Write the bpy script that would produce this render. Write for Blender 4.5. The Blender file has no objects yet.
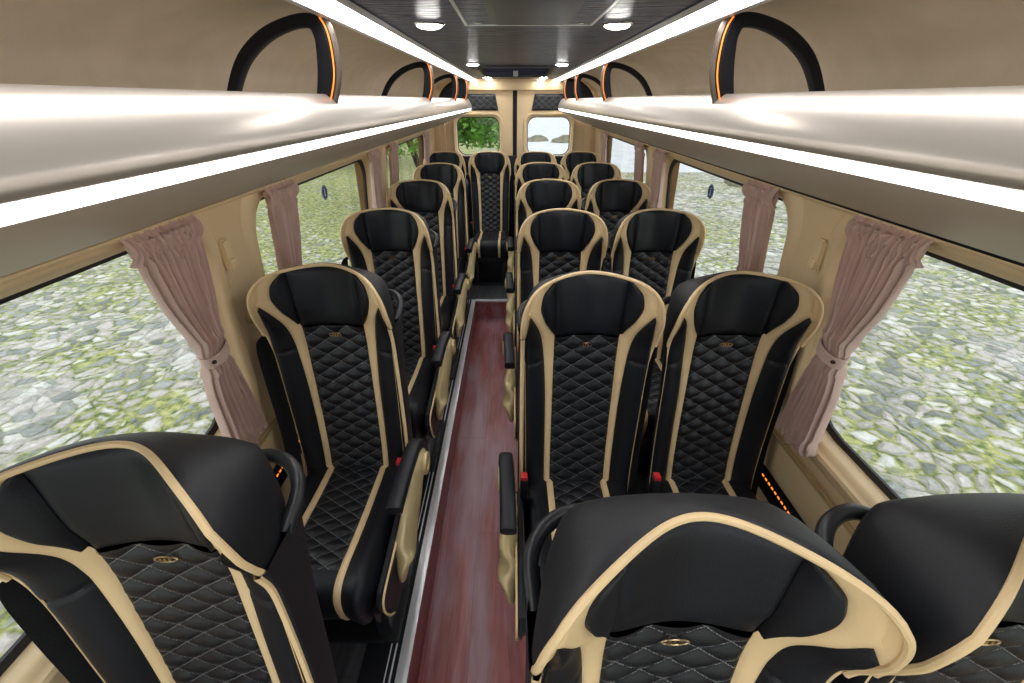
import bpy, bmesh, math, random
from math import sin, cos, pi, radians as R
from mathutils import Vector, Matrix
random.seed(7)
C = bpy.context.scene.collection
CAMZ = 1.60
CX = 0.03                      # centreline of the vehicle

# ------------------------------------------------------------------ materials
def new_mat(name):
    m = bpy.data.materials.new(name); m.use_nodes = True
    return m, m.node_tree, m.node_tree.nodes['Principled BSDF']
def N(nt, t, **kw):
    n = nt.nodes.new(t)
    for k, v in kw.items(): setattr(n, k, v)
    return n
def rgb(c): return (c[0], c[1], c[2], 1)
def mat(name, col, rough=.5, metal=0, var=0, vscale=20, bump=0, bscale=200, coat=0, sheen=0, spec=None, stretch=None):
    m, nt, b = new_mat(name)
    b.inputs['Base Color'].default_value = rgb(col)
    b.inputs['Roughness'].default_value = rough
    b.inputs['Metallic'].default_value = metal
    b.inputs['Coat Weight'].default_value = coat
    b.inputs['Sheen Weight'].default_value = sheen
    if spec is not None: b.inputs['Specular IOR Level'].default_value = spec
    tc = N(nt, 'ShaderNodeTexCoord'); mp = N(nt, 'ShaderNodeMapping')
    nt.links.new(tc.outputs['Object'], mp.inputs[0])
    if stretch: mp.inputs['Scale'].default_value = stretch
    if var:
        n = N(nt, 'ShaderNodeTexNoise'); n.inputs['Scale'].default_value = vscale; n.inputs['Detail'].default_value = 4
        nt.links.new(mp.outputs[0], n.inputs['Vector'])
        r = N(nt, 'ShaderNodeValToRGB')
        r.color_ramp.elements[0].position = .3; r.color_ramp.elements[1].position = .7
        r.color_ramp.elements[0].color = rgb([c*(1-var) for c in col]); r.color_ramp.elements[1].color = rgb([min(1, c*(1+var)) for c in col])
        nt.links.new(n.outputs[0], r.inputs[0]); nt.links.new(r.outputs[0], b.inputs['Base Color'])
    if bump:
        n = N(nt, 'ShaderNodeTexNoise'); n.inputs['Scale'].default_value = bscale; n.inputs['Detail'].default_value = 3
        nt.links.new(mp.outputs[0], n.inputs['Vector'])
        bp = N(nt, 'ShaderNodeBump'); bp.inputs['Strength'].default_value = bump; bp.inputs['Distance'].default_value = .002
        nt.links.new(n.outputs[0], bp.inputs['Height']); nt.links.new(bp.outputs[0], b.inputs['Normal'])
    return m
def emis(name, col, s):
    m, nt, b = new_mat(name)
    b.inputs['Base Color'].default_value = rgb(col)
    b.inputs['Emission Color'].default_value = rgb(col); b.inputs['Emission Strength'].default_value = s
    return m
M = {}
M['leather'] = mat('black leather', (.0058,.0075,.0125), .45, spec=.4, bump=.25, bscale=420, var=.15, vscale=6)
M['cream'] = mat('cream leather', (.84,.62,.34), .45, bump=.25, bscale=420, var=.05, vscale=8)
M['shell'] = mat('seat shell leather', (.0075,.009,.0135), .5, bump=.3, bscale=500, var=.15, vscale=6)
M['plastic'] = mat('black plastic', (.010,.011,.014), .38)
M['strap'] = mat('belt webbing', (.01,.011,.014), .8, bump=.5, bscale=300)
M['red'] = mat('red button', (.65,.02,.03), .35)
M['chrome'] = mat('chrome', (.75,.75,.78), .15, 1)
M['gold'] = mat('brass emblem', (.65,.5,.28), .3, 1)
M['goldplastic'] = mat('champagne plastic', (.55,.43,.22), .3, .25, var=.05)
M['wall'] = mat('beige wall felt', (.64,.49,.305), .75, bump=.2, bscale=600, var=.03, vscale=5)
M['vault'] = mat('beige felt vault', (.64,.56,.43), .85, bump=.35, bscale=500, var=.05, vscale=12)
M['pillar'] = mat('beige plastic', (.80,.61,.36), .42, var=.03, vscale=4)
M['rack'] = mat('champagne satin metal', (.62,.56,.50), .3, .55)
M['alu'] = mat('aluminium', (.78,.79,.82), .35, .45, stretch=(1,.05,1), var=.06, vscale=40)
M['bronze'] = mat('dark bronze trim', (.16,.13,.11), .35, .5)
M['strip'] = mat('silver edge profile', (.93,.93,.97), .3, .35, stretch=(1,.05,1), var=.05, vscale=40)
M['rackunder'] = mat('champagne rack underside', (.64,.54,.45), .5, .2)
M['rubber'] = mat('black rubber', (.006,.007,.011), .6, spec=.3)
M['curtain'] = mat('dusty rose cloth', (.68,.48,.41), .85, sheen=.3, bump=.3, bscale=700, var=.06, vscale=14)
M['led'] = emis('white led diffuser', (1,.985,.97), 6.5)
M['rackled'] = emis('rack led diffuser', (1,.985,.97), 4.5)
M['spot'] = emis('spot lens', (1,.97,.92), 30)
M['orange'] = emis('orange led', (1,.25,.03), .9)
M['frit'] = mat('black window seal', (.02,.02,.022), .6)
M['foil'] = mat('blue tinted hatch', (.06,.075,.16), .2, .3)
M['hatchglass'] = mat('smoked hatch panel', (.07,.08,.10), .45)
M['rock'] = mat('mossy boulder', (.20,.19,.13), .9, var=.4, vscale=3, bump=.8, bscale=6)
M['blue'] = mat('blue sticker', (.02,.07,.25), .4)
M['white'] = mat('white print', (.85,.87,.9), .4)

def quilt_mat():
    m, nt, b = new_mat('quilted black leather')
    b.inputs['Roughness'].default_value = .4
    uv = N(nt, 'ShaderNodeUVMap'); sp = N(nt, 'ShaderNodeSeparateXYZ'); nt.links.new(uv.outputs[0], sp.inputs[0])
    def mth(op, a, c=None):
        n = N(nt, 'ShaderNodeMath', operation=op)
        for i, v in enumerate((a, c)):
            if v is None: continue
            if isinstance(v, (int, float)): n.inputs[i].default_value = v
            else: nt.links.new(v, n.inputs[i])
        return n.outputs[0]
    def line(o):
        f = mth('FRACT', o); d = mth('ABSOLUTE', mth('SUBTRACT', f, .5))
        return mth('GREATER_THAN', d, .483)
    a = mth('ADD', sp.outputs[0], sp.outputs[1]); c = mth('SUBTRACT', sp.outputs[0], sp.outputs[1])
    l1 = line(a); l2 = line(c)
    # stitches: little dashes along the line
    da = mth('GREATER_THAN', mth('FRACT', mth('MULTIPLY', c, 9)), .3)
    db = mth('GREATER_THAN', mth('FRACT', mth('MULTIPLY', a, 9)), .3)
    ln = mth('MAXIMUM', mth('MULTIPLY', l1, da), mth('MULTIPLY', l2, db))
    mx = N(nt, 'ShaderNodeMix', data_type='RGBA')
    nt.links.new(ln, mx.inputs['Factor'])
    mx.inputs['A'].default_value = (.0065,.008,.012,1); mx.inputs['B'].default_value = (.25,.25,.26,1)
    nt.links.new(mx.outputs['Result'], b.inputs['Base Color'])
    n = N(nt, 'ShaderNodeTexNoise'); n.inputs['Scale'].default_value = 400
    tc = N(nt, 'ShaderNodeTexCoord'); nt.links.new(tc.outputs['Object'], n.inputs['Vector'])
    bp = N(nt, 'ShaderNodeBump'); bp.inputs['Strength'].default_value = .2; bp.inputs['Distance'].default_value = .002
    nt.links.new(n.outputs[0], bp.inputs['Height']); nt.links.new(bp.outputs[0], b.inputs['Normal'])
    return m
M['quilt'] = quilt_mat()

def wood_mat(name, cols, rough, plank, scale=1.0, bump=.15):
    m, nt, b = new_mat(name)
    b.inputs['Roughness'].default_value = rough
    tc = N(nt, 'ShaderNodeTexCoord')
    mp = N(nt, 'ShaderNodeMapping'); mp.inputs['Scale'].default_value = (22*scale, 1.6*scale, 22*scale)
    nt.links.new(tc.outputs['Object'], mp.inputs[0])
    n = N(nt, 'ShaderNodeTexNoise'); n.inputs['Scale'].default_value = 2.2; n.inputs['Detail'].default_value = 8; n.inputs['Distortion'].default_value = .6
    nt.links.new(mp.outputs[0], n.inputs['Vector'])
    n2 = N(nt, 'ShaderNodeTexNoise'); n2.inputs['Scale'].default_value = 3.0; n2.inputs['Detail'].default_value = 3
    mp2 = N(nt, 'ShaderNodeMapping'); mp2.inputs['Scale'].default_value = (3.5, .7, 3)
    nt.links.new(tc.outputs['Object'], mp2.inputs[0]); nt.links.new(mp2.outputs[0], n2.inputs['Vector'])
    r = N(nt, 'ShaderNodeValToRGB')
    for i, (p, c) in enumerate(((.32, cols[0]), (.68, cols[1]))):
        r.color_ramp.elements[i].position = p; r.color_ramp.elements[i].color = rgb(c)
    nt.links.new(n.outputs[0], r.inputs[0])
    mx = N(nt, 'ShaderNodeMix', data_type='RGBA'); r2 = N(nt, 'ShaderNodeValToRGB')
    r2.color_ramp.elements[0].position = .42; r2.color_ramp.elements[1].position = .66
    nt.links.new(n2.outputs[0], r2.inputs[0]); 
    mm = N(nt, 'ShaderNodeMath', operation='MULTIPLY'); mm.inputs[1].default_value = .65
    nt.links.new(r2.outputs[0], mm.inputs[0]); nt.links.new(mm.outputs[0], mx.inputs['Factor'])
    nt.links.new(r.outputs[0], mx.inputs['A']); mx.inputs['B'].default_value = rgb(cols[2])
    # plank joints
    br = N(nt, 'ShaderNodeTexBrick'); br.inputs['Color1'].default_value = (1,1,1,1); br.inputs['Color2'].default_value = (.86,.86,.86,1); br.inputs['Mortar'].default_value = (.35,.35,.35,1)
    br.inputs['Scale'].default_value = 1; br.inputs['Mortar Size'].default_value = .0012; br.inputs['Brick Width'].default_value = 1.3; br.inputs['Row Height'].default_value = plank
    rot = N(nt, 'ShaderNodeMapping'); rot.inputs['Rotation'].default_value = (0, 0, pi/2)
    nt.links.new(tc.outputs['Object'], rot.inputs[0]); nt.links.new(rot.outputs[0], br.inputs['Vector'])
    m2 = N(nt, 'ShaderNodeMix', data_type='RGBA', blend_type='MULTIPLY'); m2.inputs['Factor'].default_value = .8
    nt.links.new(mx.outputs['Result'], m2.inputs['A']); nt.links.new(br.outputs['Color'], m2.inputs['B'])
    nt.links.new(m2.outputs['Result'], b.inputs['Base Color'])
    bp = N(nt, 'ShaderNodeBump'); bp.inputs['Strength'].default_value = bump; bp.inputs['Distance'].default_value = .001
    nt.links.new(n.outputs[0], bp.inputs['Height']); nt.links.new(bp.outputs[0], b.inputs['Normal'])
    return m
M['redwood'] = wood_mat('red brown vinyl plank', ((.26,.055,.055), (.45,.14,.135), (.50,.37,.43)), .35, .16)
M['greywood'] = wood_mat('grey vinyl plank', ((.035,.038,.045), (.10,.105,.115), (.13,.13,.14)), .35, .16)

def ceil_mat():
    m, nt, b = new_mat('dark wave texture panel')
    b.inputs['Roughness'].default_value = .34; b.inputs['Specular IOR Level'].default_value = .35; b.inputs['Base Color'].default_value = (.06,.065,.08,1)
    tc = N(nt, 'ShaderNodeTexCoord'); mp = N(nt, 'ShaderNodeMapping'); mp.inputs['Scale'].default_value = (6, 34, 8)
    nt.links.new(tc.outputs['Object'], mp.inputs[0])
    n = N(nt, 'ShaderNodeTexNoise'); n.inputs['Scale'].default_value = 1.6; n.inputs['Detail'].default_value = 3; n.inputs['Distortion'].default_value = .8
    nt.links.new(mp.outputs[0], n.inputs['Vector'])
    r = N(nt, 'ShaderNodeValToRGB'); r.color_ramp.elements[0].position = .35; r.color_ramp.elements[1].position = .7
    r.color_ramp.elements[0].color = (.008,.016,.04,1); r.color_ramp.elements[1].color = (.055,.09,.19,1)
    nt.links.new(n.outputs[0], r.inputs[0]); nt.links.new(r.outputs[0], b.inputs['Base Color'])
    bp = N(nt, 'ShaderNodeBump'); bp.inputs['Strength'].default_value = .9; bp.inputs['Distance'].default_value = .012
    nt.links.new(n.outputs[0], bp.inputs['Height']); nt.links.new(bp.outputs[0], b.inputs['Normal'])
    return m
M['ceil'] = ceil_mat()

def glass_mat():
    m, nt, b = new_mat('window glass')
    nt.nodes.remove(b)
    out = nt.nodes['Material Output']
    t = N(nt, 'ShaderNodeBsdfTransparent'); t.inputs[0].default_value = (.95,.97,.96,1)
    g = N(nt, 'ShaderNodeBsdfGlossy'); g.inputs['Roughness'].default_value = .02
    lw = N(nt, 'ShaderNodeLayerWeight'); lw.inputs['Blend'].default_value = .5
    pw = N(nt, 'ShaderNodeMath', operation='POWER'); pw.inputs[1].default_value = 4; nt.links.new(lw.outputs['Facing'], pw.inputs[0])
    f = N(nt, 'ShaderNodeMath', operation='MULTIPLY_ADD'); f.inputs[1].default_value = .45; f.inputs[2].default_value = .03; nt.links.new(pw.outputs[0], f.inputs[0])
    mx = N(nt, 'ShaderNodeMixShader')
    nt.links.new(f.outputs[0], mx.inputs[0]); nt.links.new(t.outputs[0], mx.inputs[1]); nt.links.new(g.outputs[0], mx.inputs[2])
    nt.links.new(mx.outputs[0], out.inputs['Surface'])
    return m
M['glass'] = glass_mat()

def cobble_mat():
    m, nt, b = new_mat('mossy cobblestones')
    b.inputs['Roughness'].default_value = .8
    tc = N(nt, 'ShaderNodeTexCoord')
    wn = N(nt, 'ShaderNodeTexNoise'); wn.inputs['Scale'].default_value = 2.0; wn.inputs['Detail'].default_value = 2
    nt.links.new(tc.outputs['Object'], wn.inputs['Vector'])
    ws = N(nt, 'ShaderNodeVectorMath', operation='SCALE'); ws.inputs['Scale'].default_value = .35
    nt.links.new(wn.outputs['Color'], ws.inputs[0])
    ad = N(nt, 'ShaderNodeVectorMath', operation='ADD'); nt.links.new(tc.outputs['Object'], ad.inputs[0]); nt.links.new(ws.outputs[0], ad.inputs[1])
    v1 = N(nt, 'ShaderNodeTexVoronoi', feature='F1'); v2 = N(nt, 'ShaderNodeTexVoronoi', feature='DISTANCE_TO_EDGE')
    for v in (v1, v2):
        v.inputs['Scale'].default_value = 7.5; v.inputs['Randomness'].default_value = .85
        nt.links.new(ad.outputs[0], v.inputs['Vector'])
    sc = N(nt, 'ShaderNodeSeparateColor'); nt.links.new(v1.outputs['Color'], sc.inputs[0])
    r = N(nt, 'ShaderNodeValToRGB'); e = r.color_ramp.elements
    e[0].position = 0; e[0].color = (.17,.19,.17,1); e[1].position = 1; e[1].color = (.66,.67,.62,1)
    for p, c in ((.25, (.32,.34,.32)), (.5, (.45,.43,.39)), (.72, (.54,.50,.47))):
        x = e.new(p); x.color = rgb(c)
    nt.links.new(sc.outputs[0], r.inputs[0])
    # fine mottling on the stones
    n = N(nt, 'ShaderNodeTexNoise'); n.inputs['Scale'].default_value = 30; n.inputs['Detail'].default_value = 5
    nt.links.new(tc.outputs['Object'], n.inputs['Vector'])
    mt = N(nt, 'ShaderNodeMix', data_type='RGBA', blend_type='OVERLAY'); mt.inputs['Factor'].default_value = .5
    nt.links.new(r.outputs[0], mt.inputs['A']); nt.links.new(n.outputs[0], mt.inputs['B'])
    # moss between and patches
    n3 = N(nt, 'ShaderNodeTexNoise'); n3.inputs['Scale'].default_value = .9; n3.inputs['Detail'].default_value = 6
    nt.links.new(tc.outputs['Object'], n3.inputs['Vector'])
    sx = N(nt, 'ShaderNodeSeparateXYZ'); nt.links.new(tc.outputs['Object'], sx.inputs[0])
    # grassier further down the left side
    mr = N(nt, 'ShaderNodeMapRange'); mr.inputs['From Min'].default_value = 5.0; mr.inputs['From Max'].default_value = 11; mr.inputs['To Max'].default_value = .25
    nt.links.new(sx.outputs[1], mr.inputs['Value'])
    ml = N(nt, 'ShaderNodeMapRange'); ml.inputs['From Min'].default_value = .5; ml.inputs['From Max'].default_value = -2.5
    nt.links.new(sx.outputs[0], ml.inputs['Value'])
    mu = N(nt, 'ShaderNodeMath', operation='MULTIPLY'); nt.links.new(mr.outputs[0], mu.inputs[0]); nt.links.new(ml.outputs[0], mu.inputs[1])
    th = N(nt, 'ShaderNodeMath', operation='MULTIPLY_ADD'); th.inputs[1].default_value = .6; th.inputs[2].default_value = -.205
    nt.links.new(n3.outputs[0], th.inputs[0])
    th2 = N(nt, 'ShaderNodeMath', operation='ADD'); nt.links.new(th.outputs[0], th2.inputs[0]); nt.links.new(mu.outputs[0], th2.inputs[1])
    fine = N(nt, 'ShaderNodeTexNoise'); fine.inputs['Scale'].default_value = 16; fine.inputs['Detail'].default_value = 4
    nt.links.new(tc.outputs['Object'], fine.inputs['Vector'])
    fm = N(nt, 'ShaderNodeMath', operation='MULTIPLY_ADD'); fm.inputs[1].default_value = .3; fm.inputs[2].default_value = -.15
    nt.links.new(fine.outputs[0], fm.inputs[0])
    ed = N(nt, 'ShaderNodeMath', operation='ADD'); nt.links.new(v2.outputs['Distance'], ed.inputs[0]); nt.links.new(fm.outputs[0], ed.inputs[1])
    sb = N(nt, 'ShaderNodeMath', operation='SUBTRACT'); nt.links.new(th2.outputs[0], sb.inputs[0]); nt.links.new(ed.outputs[0], sb.inputs[1])
    ms = N(nt, 'ShaderNodeMapRange'); ms.inputs['From Min'].default_value = -.06; ms.inputs['From Max'].default_value = .09
    nt.links.new(sb.outputs[0], ms.inputs['Value'])
    gr = N(nt, 'ShaderNodeValToRGB'); gr.color_ramp.elements[0].color = (.12,.165,.045,1); gr.color_ramp.elements[1].color = (.45,.46,.16,1)
    gr.color_ramp.elements[0].position = .35; gr.color_ramp.elements[1].position = .62
    nt.links.new(fine.outputs[0], gr.inputs[0])
    mx = N(nt, 'ShaderNodeMix', data_type='RGBA'); nt.links.new(ms.outputs[0], mx.inputs['Factor'])
    nt.links.new(mt.outputs['Result'], mx.inputs['A']); nt.links.new(gr.outputs[0], mx.inputs['B'])
    nt.links.new(mx.outputs['Result'], b.inputs['Base Color'])
    bh = N(nt, 'ShaderNodeMapRange'); bh.inputs['From Max'].default_value = .35; nt.links.new(v2.outputs['Distance'], bh.inputs['Value'])
    bp = N(nt, 'ShaderNodeBump'); bp.inputs['Strength'].default_value = .9; bp.inputs['Distance'].default_value = .05
    nt.links.new(bh.outputs[0], bp.inputs['Height']); nt.links.new(bp.outputs[0], b.inputs['Normal'])
    return m
M['cobble'] = cobble_mat()
M['leaf'] = mat('green leaves', (.13,.30,.035), .5, var=.6, vscale=2.5)
M['bark'] = mat('bark', (.07,.05,.035), .9, bump=.5, bscale=20)
M['gravel'] = mat('pale gravel', (.56,.58,.60), .9, var=.12, vscale=2)

# ------------------------------------------------------------------ helpers
def tag(o, label=None, cat=None, group=None, kind=None):
    if label: o['label'] = label
    if cat: o['category'] = cat
    if group: o['group'] = group
    if kind: o['kind'] = kind
    return o
def empty(name, loc, label, cat, group=None, kind=None):
    o = bpy.data.objects.new(name, None); o.empty_display_size = .1
    C.objects.link(o); o.location = loc
    return tag(o, label, cat, group, kind)
class G:
    def __init__(s): s.v = []; s.f = []; s.uv = None; s.m = []
    def add(s, vs, fs, mi=0):
        k = len(s.v); s.v += [tuple(p) for p in vs]; s.f += [tuple(i+k for i in f) for f in fs]; s.m += [mi]*len(fs)
        return s
    def box(s, x0, x1, y0, y1, z0, z1, bev=0, seg=2):
        bm = bmesh.new(); bmesh.ops.create_cube(bm, size=1)
        for v in bm.verts: v.co = Vector(((x0+x1)/2+v.co.x*(x1-x0), (y0+y1)/2+v.co.y*(y1-y0), (z0+z1)/2+v.co.z*(z1-z0)))
        if bev: bmesh.ops.bevel(bm, geom=list(bm.edges), offset=bev, segments=seg, affect='EDGES', profile=.6)
        bm.verts.index_update()
        s.add([v.co for v in bm.verts], [[v.index for v in f.verts] for f in bm.faces]); bm.free(); return s
    def grid(s, rows, close_u=False, close_v=False, mi=0, uvs=None):
        nr, nc = len(rows), len(rows[0]); k = len(s.v)
        for r in rows: s.v += [tuple(p) for p in r]
        if uvs is not None:
            if s.uv is None: s.uv = [(0, 0)]*k
            for r in uvs: s.uv += list(r)
        for i in range(nr - (0 if close_v else 1)):
            for j in range(nc - (0 if close_u else 1)):
                a = k+i*nc+j; b_ = k+i*nc+(j+1) % nc; c = k+((i+1) % nr)*nc+(j+1) % nc; d = k+((i+1) % nr)*nc+j
                s.f.append((a, b_, c, d)); s.m.append(mi)
        return s
    def sweep(s, path, section, up=(0,0,1), caps=True, closed=False, scale=None):
        P = [Vector(p) for p in path]; n = len(P); rows = []
        for i, p in enumerate(P):
            if closed: t = P[(i+1) % n]-P[i-1]
            else: t = P[min(i+1, n-1)]-P[max(i-1, 0)]
            t.normalize(); U = Vector(up); sd = t.cross(U)
            if sd.length < 1e-4: sd = t.cross(Vector((1, 0, 0)))
            sd.normalize(); U2 = sd.cross(t).normalized()
            k = scale[i] if scale else 1
            rows.append([p+sd*a*k+U2*b_*k for a, b_ in section])
        k0 = len(s.v); s.grid(rows, close_u=True, close_v=closed)
        if caps and not closed:
            m = len(section); s.f.append(tuple(k0+j for j in range(m))[::-1]); s.f.append(tuple(k0+(n-1)*m+j for j in range(m))); s.m += [0, 0]
        return s
    def tube(s, path, r, n=8, closed=False, scale=None, up=(0,0,1)):
        return s.sweep(path, [(r*cos(2*pi*i/n), r*sin(2*pi*i/n)) for i in range(n)], closed=closed, scale=scale, up=up)
    def prism(s, poly, axis, d0, d1, bev=0):
        bm = bmesh.new()
        def mk(p, d):
            a, b_ = p
            return {'x': (d, a, b_), 'y': (a, d, b_), 'z': (a, b_, d)}[axis]
        f = bm.faces.new([bm.verts.new(mk(p, d0)) for p in poly])
        r = bmesh.ops.extrude_face_region(bm, geom=[f]); 
        dv = Vector(mk((0, 0), d1))-Vector(mk((0, 0), d0))
        for e in r['geom']:
            if isinstance(e, bmesh.types.BMVert): e.co += dv
        if bev:
            ed = [e for e in bm.edges if len(e.link_faces) == 2 and e.calc_face_angle(0) > .9]
            bmesh.ops.bevel(bm, geom=ed, offset=bev, segments=2, affect='EDGES')
        bmesh.ops.recalc_face_normals(bm, faces=bm.faces)
        bm.verts.index_update()
        s.add([v.co for v in bm.verts], [[v.index for v in f.verts] for f in bm.faces]); bm.free(); return s
    def disc(s, c, nrm, r, n=24, h=0.0, rx=None):
        z = Vector(nrm).normalized(); a = z.orthogonal().normalized(); b_ = z.cross(a)
        rows = []
        for hh, rr in ((0, 1), (h, 1), (h, .92)) if h else ((0, 1),):
            rows.append([Vector(c)+z*hh+a*r*rr*cos(2*pi*i/n)+b_*(rx or r)*rr*sin(2*pi*i/n) for i in range(n)])
        k = len(s.v); s.grid(rows, close_u=True) if len(rows) > 1 else s.add(rows[0], [])
        s.f.append(tuple(len(s.v)-n+i for i in range(n))); s.m.append(0)
        if h: s.f.append(tuple(k+i for i in range(n))[::-1]); s.m.append(0)
        return s
    def xf(s, mtx):
        s.v = [tuple(mtx @ Vector(p)) for p in s.v]; return s
def mesh_of(name, g, mats, recalc=True, merge=True, smooth=True, ang=40):
    me = bpy.data.meshes.new(name); me.from_pydata(g.v, [], g.f)
    if not isinstance(mats, (list, tuple)): mats = [mats]
    for m in mats: me.materials.append(m)
    if len(mats) > 1: me.polygons.foreach_set('material_index', g.m)
    if g.uv:
        l = me.uv_layers.new(name='UVMap')
        for lp in me.loops: l.data[lp.index].uv = g.uv[lp.vertex_index]
    bm = bmesh.new(); bm.from_mesh(me)
    if merge: bmesh.ops.remove_doubles(bm, verts=bm.verts, dist=1e-5)
    bmesh.ops.dissolve_degenerate(bm, edges=bm.edges, dist=1e-6)
    if recalc: bmesh.ops.recalc_face_normals(bm, faces=bm.faces)
    bm.to_mesh(me); bm.free()
    if smooth:
        me.polygons.foreach_set('use_smooth', [True]*len(me.polygons))
        me.set_sharp_from_angle(angle=R(ang))
    me.update(); return me
def obj(name, g, mats, parent=None, **k):
    o = bpy.data.objects.new(name, mesh_of(name, g, mats, **k)); C.objects.link(o)
    if parent: o.parent = parent
    return o
KIDS = {}
def copy_tree(o, parent=None):
    c = o.copy(); C.objects.link(c); c.parent = parent
    for ch in [x for x in bpy.data.objects if x.parent == o]: copy_tree(ch, c)
    return c
def lerp_tab(tab, x):
    n = len(tab)
    if x <= tab[0][0]: return tab[0][1]
    if x >= tab[-1][0]: return tab[-1][1]
    for i in range(n-1):
        if x <= tab[i+1][0]: break
    (a, p), (b_, q) = tab[i], tab[i+1]; h = b_-a; t = (x-a)/h; d = (q-p)/h
    def slope(k):
        if k == 0 or k == n-1: return None
        d0 = (tab[k][1]-tab[k-1][1])/(tab[k][0]-tab[k-1][0]); d1 = (tab[k+1][1]-tab[k][1])/(tab[k+1][0]-tab[k][0])
        return 0 if d0*d1 <= 0 else 2*d0*d1/(d0+d1)
    m0, m1 = slope(i), slope(i+1)
    if m0 is None: m0 = d
    if m1 is None: m1 = d
    return (2*t**3-3*t*t+1)*p+(t**3-2*t*t+t)*h*m0+(-2*t**3+3*t*t)*q+(t**3-t*t)*h*m1
def crom(pts, n):
    P = [Vector(p) for p in pts]; P = [P[0]*2-P[1]]+P+[P[-1]*2-P[-2]]; out = []
    for i in range(1, len(P)-2):
        for k in range(n):
            t = k/n; a, b_, c, d = P[i-1:i+3]
            out.append(.5*((2*b_)+(-a+c)*t+(2*a-5*b_+4*c-d)*t*t+(-a+3*b_-3*c+d)*t**3))
    out.append(P[-2]); return out

# ------------------------------------------------------------------ camera
cam = bpy.data.cameras.new('camera'); co = bpy.data.objects.new('camera', cam); C.objects.link(co)
cam.sensor_width = 36; cam.lens = 425*36/1024; cam.clip_start = .02; cam.clip_end = 300
PITCH = math.atan(241.5/425)
co.location = (0, 0, CAMZ); co.rotation_euler = (pi/2-PITCH, 0, 0)
bpy.context.scene.camera = co

# ================================================================== SEAT
ZB = .40; ZA = .98; AX = .198; AZ = .19
X5T = .18
def ztop(x): return ZA+AZ*max(0, 1-(abs(x)/AX)**5)**(1/3.2)
ZS = ztop(X5T)
def x5(r):
    z = ZB+r*(ZS-ZB)
    if z > ZA: return AX*max(0, 1-((z-ZA)/AZ)**3.2)**(1/5)
    return lerp_tab([(.4, .178), (.7, .184), (.90, .188), (.925, .191), (.98, .198)], z)
FW = [(.4, .033), (.7, .043), (.88, .048), (.95, .054), (.985, .063), (1.02, .080), (1.06, .096), (1.11, .104), (1.17, .105)]
def yc(z):
    return lerp_tab([(.40, .035), (.5, .058), (.62, .076), (.8, .095), (.97, .112), (1.17, .13)], z)
def P(x, r, off=0):
    u = min(1, abs(x)/x5(r)); z = ZB+r*(ztop(u*X5T)-ZB)
    k = lerp_tab([(.92, 0), (1.04, 1)], z); y = yc(z)-lerp_tab(FW, z)*((1-k)*u**2.3+k*2*u*u/(1+u*u))
    return Vector((x, y-off, z))
def X1(r): return lerp_tab([(.4, .094), (1.2, .099)], ZB+r*.77)
def X2(r):
    z = ZB+r*.77
    return X1(r)+lerp_tab([(.985, 0), (1.005, .012), (1.05, .034), (1.10, .046), (1.135, .040), (1.16, .015), (1.17, 0)], z)
def X3(r):
    z = ZB+r*.77
    return max(X2(r), lerp_tab([(.4, .114), (.75, .119), (.9, .127), (.96, .133), (1.0, .141), (1.05, .157), (1.085, .171), (1.11, .182), (1.2, .19)], z))
def X4(r):
    z = ZB+r*.77; e = x5(r)
    v = lerp_tab([(.4, .998), (.93, .997), (.97, .975), (1.02, .94), (1.07, .90), (1.11, .885)], z)*e
    if z > 1.11: return X3b(r)
    return max(v, X3(r))
def X3b(r): return min(X3(r), x5(r)*.9)
def col(r):
    a = X1(r); b_ = X2(r); e = x5(r); z = ZB+r*.77
    b_ = min(b_, e-.012)
    if z >= 1.11:
        c = d = max(b_+.002, min(.182, e*.9))
    else:
        c = max(b_, X3(r)); d = max(c, X4(r))
        d = min(d, e-.002)
    return a, b_, c, d, e
RR = [i/110 for i in range(111)]
def strip(g, fa, fb, rs, nx, puff, sgn, mi=0, thr=.0015):
    run = []
    def flush():
        if len(run) > 1: g.grid([q for q in run], mi=mi)
    for r in rs:
        a, b_ = fa(r), fb(r)
        if b_-a < thr and not (run): continue
        row = []
        for j in range(nx+1):
            t = j/nx; x = a+(b_-a)*t
            row.append(P(sgn*x, r, puff*(4*t*(1-t))**.6 if b_-a > thr else 0))
        run.append(row)
        if b_-a < thr: flush(); run = []
    flush()
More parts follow.
